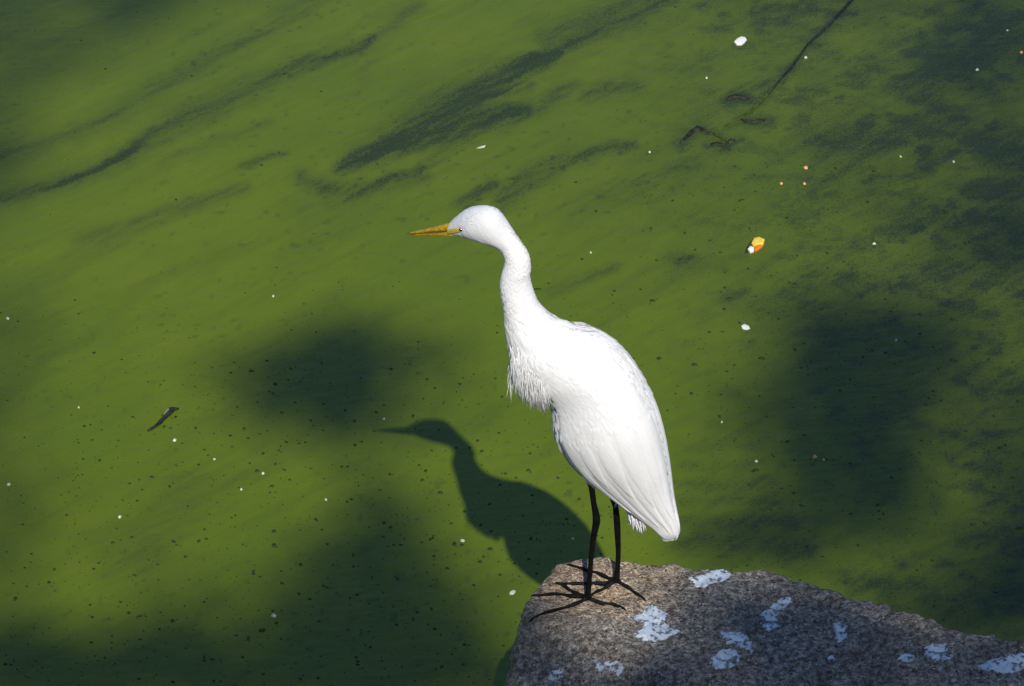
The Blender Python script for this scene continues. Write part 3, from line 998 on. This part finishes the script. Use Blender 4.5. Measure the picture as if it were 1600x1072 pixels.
    bill('lower_bill', [(712, 361.3), (700, 361.9), (681, 362.9), (660, 364.1), (648, 365.2), (641, 365.8)], [(708, 368), (699, 367.6), (681, 367.4), (662, 367.6), (648, 367.2), (641, 366.5)], 1)
    lore = simple_mat('yellow_face_skin', (0.72, 0.46, 0.04), (0.80, 0.60, 0.14), 200, 0.5)
    eyem = simple_mat('pale_yellow_iris', (0.60, 0.45, 0.05), (0.45, 0.32, 0.03), 300, 0.15, 0, 0.6)
    pupm = simple_mat('black_pupil', (0.004, 0.004, 0.004), (0.006, 0.006, 0.006), 300, 0.08, 0, 0.6)
    for sgn in (1, -1):
        V, F = [], []
        for i in range(12):
            u = i / 11
            s = sidx(0.0 + 2.55 * u)
            hw = math.radians(38) * (1 - u) ** 0.9 + math.radians(5)
            mid = math.radians(100 - 6 * u)
            for j in range(7):
                v = j / 6 * 2 - 1
                V.append(bsurf(s, sgn * (mid + hw * v), 0.0009 if abs(v) < 0.9 and i < 11 else -0.0012))
        for i in range(11):
            for j in range(6):
                a = i * 7 + j
                F.append((a, a + 1, a + 8, a + 7) if sgn > 0 else (a, a + 7, a + 8, a + 1))
        me = mesh_from(V, F); me.transform(inv)
        obj('facial_skin', me, lore, root)
        # eye, set into the cheek
        tgt = None
        s = sidx(2.45)
        best = min(np.linspace(0.6, 2.6, 81), key=lambda ph: abs((lambda P: 536 - FPX * ((P - CAM) @ UP) / ((P - CAM) @ FWD))(bsurf(s, ph)) - 358.5))
        c = bsurf(s, sgn * best, -0.0022)
        nrm = bsurf(s, sgn * best, 0.01) - bsurf(s, sgn * best, 0); nrm /= np.linalg.norm(nrm)
        for nm, rad, mt, shift in (('eye', 0.0046, eyem, 0.0), ('pupil', 0.0033, pupm, 0.0019)):
            bm = bmesh.new()
            bmesh.ops.create_uvsphere(bm, u_segments=20, v_segments=12, radius=rad)
            me = bpy.data.meshes.new(nm); bm.to_mesh(me); bm.free()
            me.polygons.foreach_set('use_smooth', [True] * len(me.polygons))
            me.transform(Matrix.Translation(Vector(c + nrm * shift)))
            me.transform(inv)
            o = obj(nm, me, mt, root if nm == 'eye' else eye)
            if nm == 'eye': eye = o

    # ---- loose plumes: breast, nape notch, under the tail, thighs
    def plumes(name, specs, mat=M_FEATHER):
        V, F = [], []
        for a, b, r0, bend in specs:
            mid = (a + b) / 2 + bend
            P = [a * (1 - t) ** 2 + 2 * mid * t * (1 - t) + b * t * t for t in np.linspace(0, 1, 6)]
            tube(V, F, P, [r0, r0 * 1.1, r0 * 0.95, r0 * 0.7, r0 * 0.4, r0 * 0.1], 5)
        me = mesh_from(V, F); me.transform(inv)
        tag(obj(name, me, mat, root), kind='stuff')
    r = random.Random(3)
    sp = []
    for i in range(2100):
        s = sidx(14.4 + 3.7 * math.sqrt(r.random())); ph = math.radians(r.uniform(72, 215))
        a = bsurf(s, ph, r.uniform(-0.003, 0.0005))
        v = a - CAM; ppx = 800 + FPX * (v @ RIGHT) / (v @ FWD); ppy = 536 - FPX * (v @ UP) / (v @ FWD)
        # ragged lower edge: left wisps end higher, the longest hang at about two thirds
        low_y = np.interp(ppx, [790, 800, 812, 824, 836, 846, 854, 862], [606, 616, 632, 650, 636, 646, 640, 600])
        room = (low_y - ppy) / 740.0
        if room < 0.012: continue
        L = min(r.uniform(0.025, 0.070), room * r.uniform(0.8, 1.08))
        out_ = SIDE * math.sin(ph) * r.uniform(0.0, 0.006) + np.array([r.uniform(-0.006, 0.004), 0, 0])
        b = a + np.array([0.10 * L, 0, -L]) + out_
        sp.append((a, b, r.uniform(0.0004, 0.0010), SIDE * math.sin(ph) * 0.003 + np.array([-0.002, 0, 0])))
    for i in range(26):
        bx = 796 + r.uniform(-1, 6); by = 552 + r.uniform(0, 40)
        a = on_bird(bx + 4, by, r.uniform(-.01, .015)); b = on_bird(bx - r.uniform(-3, 6), by + r.uniform(25, 42), r.uniform(-.01, .02))
        sp.append((a, b, 0.0006, np.array([-0.003, 0, 0.0])))
    plumes('breast_plumes', sp)
    sp = []
    for i in range(5):
        bx = 872 + r.random() * 20
        a = on_bird(bx - 3, 520 + (bx - 872) * 0.2, 0.0); b = on_bird(bx + r.uniform(5, 9), 506 + (bx - 872) * 0.25 + r.uniform(-1, 3), r.uniform(-.004, .004))
        sp.append((a, b, 0.0012, np.array([0, 0, .001])))
    plumes('nape_tuft', sp)
    sp = []
    for i in range(70):
        bx = 978 + r.random() * 26
        by = 798 + (bx - 978) * 0.5
        a = on_bird(bx, by, r.uniform(-.012, .012)); b = on_bird(bx + r.uniform(2, 10), by + r.uniform(14, 33) * (1 - 0.02 * abs(bx - 992)), r.uniform(-.012, .012))
        sp.append((a, b, 0.0018, np.array([.002, 0, 0])))
    plumes('undertail_fluff', sp)
    sp = []
    for (hx, hy, off) in ((922, 742, 0.03), (962, 780, -0.03)):
        for i in range(30):
            a = on_bird(hx + r.uniform(-12, 8), hy - r.uniform(8, 20), off + r.uniform(-.01, .01))
            b = on_bird(hx + r.uniform(-5, 5), hy + r.uniform(2, 16), off + r.uniform(-.008, .008))
            sp.append((a, b, 0.0016, np.array([0, 0, 0.0])))
    for i in range(16):
        t = r.random()
        a = on_bird(868 + 20 * t, 684 + 34 * t, -0.012); b = on_bird(876 + 24 * t, 700 + 38 * t, -0.012)
        sp.append((a, b, 0.0015, np.array([-.001, 0, 0.0])))
    plumes('thigh_feathers', sp)
build_egret()

# ------------------------------------------------------------------ droppings on the stone
def dropping(label, outline, hole=None, thick=0.0022):
    """irregular splash: outline in photograph pixels, dropped onto the stone"""
    O = [on_rock(*p) for p in outline]
    O = np.array(O)
    # densify with ragged edge
    n = 96
    D_ = []
    per = len(O)
    for k in range(n):
        t = k / n * per
        i = int(t); f = t - i
        p = O[i] * (1 - f) + O[(i + 1) % per] * f
        D_.append(p)
    D_ = np.array(D_)
    c = D_.mean(0)
    V, F = [], []
    rings = [0.0, 0.25, 0.45, 0.62, 0.76, 0.88, 0.96, 1.0]
    seed = int(abs(c[0]) * 9999) % 97
    for ri, q in enumerate(rings):
        for k in range(n):
            p = c + (D_[k] - c) * q
            j = noise3([[p[0] * 160, p[1] * 160, 0.3]], seed)[0] * 0.004 * q + noise3([[p[0] * 420, p[1] * 420, 0.9]], seed)[0] * 0.0045 * q * q
            x = p[0] + j; y = p[1] + j * 0.7
            z = rock_z(x, y, p[2])
            lift_ = thick * (1.0 + 0.5 * noise3([[x * 90, y * 90, 0.7]], seed)[0]) if ri < len(rings) - 1 else -0.002
            V.append((x, y, z + lift_))
    for ri in range(len(rings) - 1):
        for k in range(n):
            k2 = (k + 1) % n
            F.append((ri * n + k, ri * n + k2, (ri + 1) * n + k2, (ri + 1) * n + k))
    base = np.array(V).mean(0)
    me = mesh_from([np.array(v) - base for v in V], [f for f in F])
    bm = bmesh.new(); bm.from_mesh(me); bmesh.ops.remove_doubles(bm, verts=bm.verts[:], dist=1e-5); bmesh.ops.recalc_face_normals(bm, faces=bm.faces[:]); bm.to_mesh(me); bm.free()
    # face upwards
    if sum(p.normal.z for p in me.polygons) < 0: me.flip_normals()
    o = obj('bird_dropping', me, M_DROP, None, base)
    tag(o, label, 'dropping', 'white bird droppings on the stone')

dropping('biggest white splash of droppings, just right of the egret\'s rear toe',
         [(980, 963), (1002, 960), (1008, 946), (1022, 946), (1030, 954), (1042, 956), (1040, 976), (1062, 986), (1048, 994), (1030, 1002), (1000, 1000), (990, 992), (1004, 986), (1006, 972)])
dropping('white speckled dropping close to the stone\'s far edge, behind the biggest splash',
         [(1076, 902), (1096, 900), (1112, 888), (1130, 888), (1146, 898), (1130, 908), (1110, 912), (1100, 920), (1086, 914)])
dropping('small oblong dropping forming the upper half of a pair on the stone',
         [(1202, 950), (1214, 942), (1222, 934), (1234, 934), (1236, 942), (1224, 952), (1212, 954)])
dropping('squarish pale dropping forming the lower half of a pair on the stone',
         [(1190, 958), (1206, 953), (1214, 962), (1220, 978), (1206, 984), (1192, 980), (1188, 970)])
dropping('curved hook-shaped dropping above a round one near the bottom of the stone',
         [(1124, 988), (1136, 988), (1156, 990), (1168, 998), (1178, 1010), (1174, 1022), (1160, 1014), (1148, 1006), (1132, 1008), (1140, 1000), (1126, 998)])
dropping('round pale blue-white dropping under the hook-shaped one',
         [(1112, 1026), (1124, 1018), (1140, 1014), (1152, 1020), (1154, 1034), (1142, 1044), (1124, 1046), (1112, 1040)])
dropping('small upright pale dropping alone in the middle of the stone\'s right part',
         [(1300, 976), (1312, 972), (1322, 982), (1325, 994), (1314, 1003), (1304, 1000), (1304, 988)])
dropping('round speckled dropping left of the one cut by the photo\'s right edge',
         [(1444, 1012), (1456, 1006), (1474, 1008), (1482, 1018), (1490, 1026), (1474, 1034), (1458, 1030), (1446, 1024)])
dropping('long pointed dropping cut by the right edge of the photo',
         [(1526, 1042), (1546, 1032), (1572, 1028), (1590, 1020), (1620, 1018), (1630, 1036), (1600, 1046), (1578, 1054), (1556, 1050)])
dropping('narrow slanted dropping near the bottom left of the stone',
         [(922, 1028), (936, 1034), (954, 1038), (972, 1040), (972, 1052), (952, 1050), (936, 1044)])
dropping('faint small dropping at the stone\'s lowest left corner',
         [(856, 1052), (868, 1048), (880, 1050), (878, 1060), (864, 1062)])
dropping('faint triangular dropping left of the round speckled one',
         [(1404, 1030), (1414, 1022), (1422, 1022), (1430, 1032), (1416, 1036)])
dropping('tiny pale fleck of droppings below the small upright one',
         [(1292, 1030), (1300, 1024), (1306, 1030), (1298, 1036)])

# ------------------------------------------------------------------ things floating on the water
def fleck_mesh(r, L, Wd, hgt, n=9):
    V = [(0, 0, hgt)]
    for q, zz in ((0.6, hgt * 0.8), (1.0, -0.0008)):
        for k in range(n):
            a = 2 * math.pi * k / n
            j = r.uniform(0.75, 1.2)
            V.append((math.cos(a) * L * q * j, math.sin(a) * Wd * q * j, zz))
    F = [(0, 1 + k, 1 + (k + 1) % n) for k in range(n)]
    F += [(1 + k, 1 + n + k, 1 + n + (k + 1) % n, 1 + (k + 1) % n) for k in range(n)]
    return mesh_from(V, F)

def flat_on_water(name, label, cat, outline, mat, hgt=0.003, group=None, curl=0.0, loc0=None):
    """thin, slightly domed scrap lying on the water with the given outline (photograph pixels)"""
    O = np.array([on_z(*p) for p in outline]); c = O.mean(0)
    n = len(O)
    V = [(0, 0, hgt)]
    for q, zz in ((0.55, hgt * 0.95), (0.97, hgt * 0.6), (1.0, -0.001)):
        for k in range(n):
            p = (O[k] - c) * q
            V.append((p[0], p[1], zz + (curl * abs(p[0]) if zz > 0 else 0)))
    F = [(0, 1 + k, 1 + (k + 1) % n) for k in range(n)]
    for l in range(2):
        F += [(1 + l * n + k, 1 + (l + 1) * n + k, 1 + (l + 1) * n + (k + 1) % n, 1 + l * n + (k + 1) % n) for k in range(n)]
    me = mesh_from(V, F, smooth=False)
    bm = bmesh.new(); bm.from_mesh(me); bmesh.ops.recalc_face_normals(bm, faces=bm.faces[:]); bm.to_mesh(me); bm.free()
    if me.polygons[0].normal.z < 0: me.flip_normals()
    if loc0 is not None:
        me.transform(Matrix.Translation(Vector(c - loc0)))
        return me
    o = obj(name, me, mat, None, c)
    tag(o, label, cat, group)
    return o

flat_on_water('floating_petal', 'largest white scrap on the water, diamond shaped, near the top right', 'petal',
              [(1147, 66), (1152, 61), (1158, 58), (1164, 59), (1167, 63), (1163, 68), (1159, 71), (1151, 71)], M_WHITE, 0.004)
flat_on_water('floating_petal', 'small white oval petal floating between the egret\'s back and the right-hand shade', 'petal',
              [(1158, 510), (1163, 507), (1170, 510), (1172, 514), (1166, 516), (1160, 514)], M_WHITE, 0.003)
flat_on_water('floating_feather', 'thin pale sliver floating above the egret\'s head', 'feather',
              [(744, 232), (751, 229), (759, 227), (758, 230), (751, 232)], M_PALE, 0.0015)
# yellow, orange and white scrap
c0 = on_z(1180, 384)
fl = empty('floating_flower', c0)
tag(fl, 'bright yellow and orange floating blossom with a white end', 'flower')
obj('yellow_petal', flat_on_water('', '', '', [(1174, 382), (1178, 374), (1186, 372), (1195, 376), (1193, 383), (1184, 385), (1178, 388)], None, 0.007, loc0=c0), M_YEL, fl)
obj('orange_petal', flat_on_water('', '', '', [(1176, 390), (1180, 384), (1188, 383), (1192, 386), (1186, 391), (1180, 394)], None, 0.005, loc0=c0), M_ORA, fl)
obj('white_petal', flat_on_water('', '', '', [(1168, 391), (1172, 386), (1178, 388), (1178, 394), (1172, 396)], None, 0.006, loc0=c0), M_WHITE, fl)
obj('dark_stem', flat_on_water('', '', '', [(1163, 395), (1168, 383), (1178, 372), (1181, 373), (1172, 386), (1168, 397)], None, 0.002, loc0=c0), M_DARK, fl)

SPECKS = [(1104, 122, 3.6), (1259, 90, 3.6), (1015, 238, 3.4), (427, 463, 3), (12, 498, 3.6), (14, 757, 4.2), (273, 688, 4.4), (411, 740, 3.6), (377, 765, 2.8),
          (428, 962, 4.4), (187, 808, 3.2), (801, 926, 5.0), (509, 781, 2.6), (723, 845, 3.4), (1182, 721, 3.4), (1287, 719, 3.0), (1366, 381, 3.0), (1527, 109, 3.4),
          (1490, 253, 3.4), (1407, 245, 2.8), (1574, 48, 2.6), (923, 395, 2.4), (123, 637, 2.4), (335, 718, 2.2), (600, 655, 2.4), (895, 842, 3.0), (1128, 660, 2.4), (1400, 532, 2.6)]
MARKS = [(636, 365, "the egret's bill tip"), (1058, 835, "the egret's tail"), (1180, 384, 'the yellow blossom'), (255, 656, 'the floating stick'), (1156, 65, 'the big white petal'),
         (1165, 511, 'the small oval petal'), (1150, 200, 'the crooked twigs'), (590, 665, "the bill of the egret's shadow"), (835, 915, "the stone's left tip"), (1500, 970, "the stone's right part"),
         (830, 430, "the egret's neck"), (1045, 690, "the egret's back"), (740, 770, "the neck of the egret's shadow"), (0, 0, "the photo's top left corner"), (1600, 0, "the photo's top right corner"),
         (0, 1072, "the photo's bottom left corner"), (1600, 540, "the middle of the photo's right edge"), (0, 540, "the middle of the photo's left edge"), (700, 200, 'the broad dark streak'), (520, 590, 'the left-hand shade'), (1350, 590, 'the right-hand shade')]
USED = {}
def place_words(what, x, y):
    """a label that says where a small floating thing lies, by the nearest thing one can find"""
    order = sorted(MARKS, key=lambda q: math.hypot(q[0] - x, q[1] - y))
    for near in ('', 'further '):
        for mx, my, nm in order[:5]:
            a = math.degrees(math.atan2(my - y, x - mx)) % 360
            way = ['right of', 'above right of', 'above', 'above left of', 'left of', 'below left of', 'below', 'below right of'][int((a + 22.5) // 45) % 8]
            d = math.hypot(mx - x, my - y)
            far = 'just ' if d < 70 else 'well ' if d > 190 else ''
            lab = f'{what} {far}{near if not far else ""}{way} {nm}'
            if lab not in USED:
                USED[lab] = 1
                return lab
    return what + ' on the algae'

for x, y, s in SPECKS:
    L = s / PPM * rnd.uniform(0.7, 0.95)
    o = obj('white_speck', fleck_mesh(rnd, L, L * rnd.uniform(1.0, 1.5), 0.003, 7), M_PALE, None, on_z(x, y) + np.array([0, 0, 0.0006]))
    o.rotation_euler[2] = rnd.uniform(0, 3)
    tag(o, place_words('tiny white speck floating', x, y), 'speck', 'white specks on the water')
for x, y, s in ((1259, 262, 4.6), (1221, 287, 3.4), (1257, 287, 3.0), (1273, 714, 4.0), (1596, 82, 4.0)):
    L = s / PPM
    o = obj('orange_speck', fleck_mesh(rnd, L, L * 1.2, 0.003, 7), M_ORSPECK, None, on_z(x, y) + np.array([0, 0, 0.0006]))
    tag(o, place_words('tiny orange speck floating', x, y), 'speck', 'orange specks on the water')

# larger dark bits one can pick out
BITS = [(1140, 467, 9, 5), (1066, 406, 10, 5), (840, 452, 10, 4), (1450, 268, 8, 4), (1478, 332, 10, 4), (1366, 268, 9, 5), (1560, 552, 8, 6), (1563, 700, 9, 4), (430, 600, 6, 4),
        (393, 580, 9, 4), (470, 882, 7, 5), (428, 852, 6, 6), (428, 830, 6, 4), (104, 805, 5, 4), (270, 970, 7, 4), (410, 985, 10, 5), (85, 890, 5, 4), (24, 935, 6, 4),
        (402, 736, 8, 4), (425, 760, 9, 3), (176, 848, 5, 4), (753, 705, 6, 5), (645, 650, 4, 4), (660, 750, 6, 4), (600, 817, 5, 4), (610, 824, 5, 4), (688, 770, 7, 4), (710, 850, 6, 5), (722, 852, 7, 4),
        (766, 858, 8, 4), (750, 878, 7, 4), (825, 735, 6, 5), (872, 747, 6, 4), (165, 108, 5, 4), (436, 239, 5, 3), (590, 283, 5, 4), (590, 257, 5, 3), (1180, 735, 14, 5), (1190, 560, 10, 4), (1030, 560, 8, 4), (1080, 615, 7, 4),
        (1085, 570, 8, 5), (1158, 313, 10, 3), (900, 285, 5, 4), (905, 780, 6, 3), (1520, 820, 7, 4), (1594, 825, 12, 7), (1230, 690, 7, 3), (1020, 470, 8, 4), (960, 455, 6, 3)]
for x, y, a, b in BITS:
    o = obj('dark_bit', fleck_mesh(rnd, a / PPM * rnd.uniform(.5, .8), b / PPM / SY * rnd.uniform(.4, .7), 0.002, 9), M_DARK, None, on_z(x, y) + np.array([0, 0, 0.0006]))
    o.rotation_euler[2] = rnd.uniform(-0.3, 0.6)
    tag(o, place_words('small dark bit of debris', x, y), 'debris', 'dark bits on the water')

# countless finer flecks
def fine_flecks():
    V, F = [], []
    r = random.Random(21)
    k = 0
    while k < 3200:
        x, y = r.uniform(-40, 1640), r.uniform(0, 1080)
        dens = 0.07
        if y > 440: dens = 0.45
        if 100 < x < 1000 and y > 560: dens = 1.0
        if x > 1000 and y > 250: dens = 0.8
        if x < 700 and y < 420: dens = 0.05
        if r.random() > dens: continue
        k += 1
        c = on_z(x, y)
        L = r.choice([0.5, 0.6, 0.7, 0.8, 0.9, 1.0, 1.3, 2.0]) * 0.0019
        W_ = L * r.uniform(0.5, 1.1); th = r.uniform(-0.4, 0.9)
        b = len(V)
        V.append((c[0], c[1], 0.0018))
        for q in range(6):
            a = q * math.pi / 3
            px_, py_ = math.cos(a) * L * r.uniform(.7, 1.2), math.sin(a) * W_ * 1.4 * r.uniform(.7, 1.2)
            V.append((c[0] + px_ * math.cos(th) - py_ * math.sin(th), c[1] + px_ * math.sin(th) + py_ * math.cos(th), 0.0003))
        for q in range(6): F.append((b, b + 1 + q, b + 1 + (q + 1) % 6))
    o = obj('algae_flecks', mesh_from(V, F, smooth=False), M_DARK)
    tag(o, 'countless fine dark flecks scattered over the green water', 'flecks', kind='stuff')
fine_flecks()

# floating dark stick at the left
def water_stick(V, F, pix, radp, lift_=0.35, seg=8):
    P = [on_z(x, y) for x, y in pix]
    R = [q / PPM for q in radp]
    P = [p + np.array([0, 0, r_ * lift_]) for p, r_ in zip(P, R)]
    tube(V, F, P, R, seg)

def build_sticks():
    c = on_z(255, 656)
    root = empty('floating_stick', c)
    tag(root, 'short dark stick with a blunt thick end floating at the left', 'stick')
    inv = Matrix.Translation(Vector(-c))
    V, F = [], []
    water_stick(V, F, [(231, 674), (236, 671), (243, 667), (250, 661), (257, 654), (263, 648), (269, 642), (273, 639)], [1.5, 3, 2.4, 4, 3.6, 4.8, 5.0, 3.0])
    me = mesh_from(V, F); me.transform(inv); obj('stem', me, M_STICK, root)
    V, F = [], []
    water_stick(V, F, [(262, 640), (268, 639), (276, 640), (279, 639)], [2, 3.2, 3, 1.4])
    me = mesh_from(V, F); me.transform(inv); obj('stub', me, M_STICK, root)
    V, F = [], []
    water_stick(V, F, [(257, 650), (262, 644), (266, 641)], [1.5, 3.0, 1.2], 1.6)
    me = mesh_from(V, F); me.transform(inv); obj('peeled_patch', me, simple_mat('peeled_wood', (0.13, 0.15, 0.11), (0.2, 0.22, 0.16), 120), root)

    c = on_z(1160, 185)
    root = empty('sunken_branch', c)
    tag(root, 'long thin straight branch half sunk in the algae, with dark crooked twigs at its end', 'branch')
    inv = Matrix.Translation(Vector(-c))
    V, F = [], []
    water_stick(V, F, [(1345, -16), (1322, 10), (1300, 34), (1281, 53), (1262, 70), (1250, 86), (1238, 104), (1222, 121), (1208, 138)], [3.8, 3.5, 3.6, 3.6, 2.8, 2.6, 3.3, 2.8, 2.2], -0.1)
    me = mesh_from(V, F); me.transform(inv); obj('stem', me, M_STICK, root)
    V, F = [], []
    water_stick(V, F, [(1212, 134), (1198, 149), (1186, 162), (1174, 172), (1164, 180), (1157, 186), (1148, 190), (1128, 200), (1122, 204)], [2.4, 2.7, 2.9, 2.8, 3.0, 3.0, 2.4, 2.2, 1.4], 0.25)
    me = mesh_from(V, F); me.transform(inv); obj('slimy_stem', me, M_SLIME, root)
    for pix, rad in (([(1136, 156), (1142, 152), (1150, 151), (1160, 152), (1169, 155)], [3, 5.5, 6, 5, 3]),
                     ([(1157, 186), (1165, 189), (1174, 191), (1183, 190), (1190, 188), (1195, 187)], [2.5, 3.8, 4.6, 5.4, 4.2, 2]),
                     ([(1063, 224), (1072, 215), (1081, 206), (1090, 200), (1098, 203), (1108, 208), (1118, 210)], [2.5, 4.5, 5.5, 6.2, 5.4, 4.2, 2.5]),
                     ([(1110, 226), (1118, 225), (1128, 227), (1136, 224), (1142, 218), (1148, 220)], [3, 6.0, 5, 3.4, 3.4, 3.8])):
        V, F = [], []
        water_stick(V, F, pix, rad, -0.2)
        me = mesh_from(V, F); me.transform(inv); obj('twig', me, M_STICK, root)
    V, F = [], []
    water_stick(V, F, [(1112, 208), (1122, 213), (1132, 219), (1142, 224)], [1.4, 2.0, 2.0, 1.2], 0.6)
    me = mesh_from(V, F); me.transform(inv); obj('twig', me, M_SLIME, root)
build_sticks()
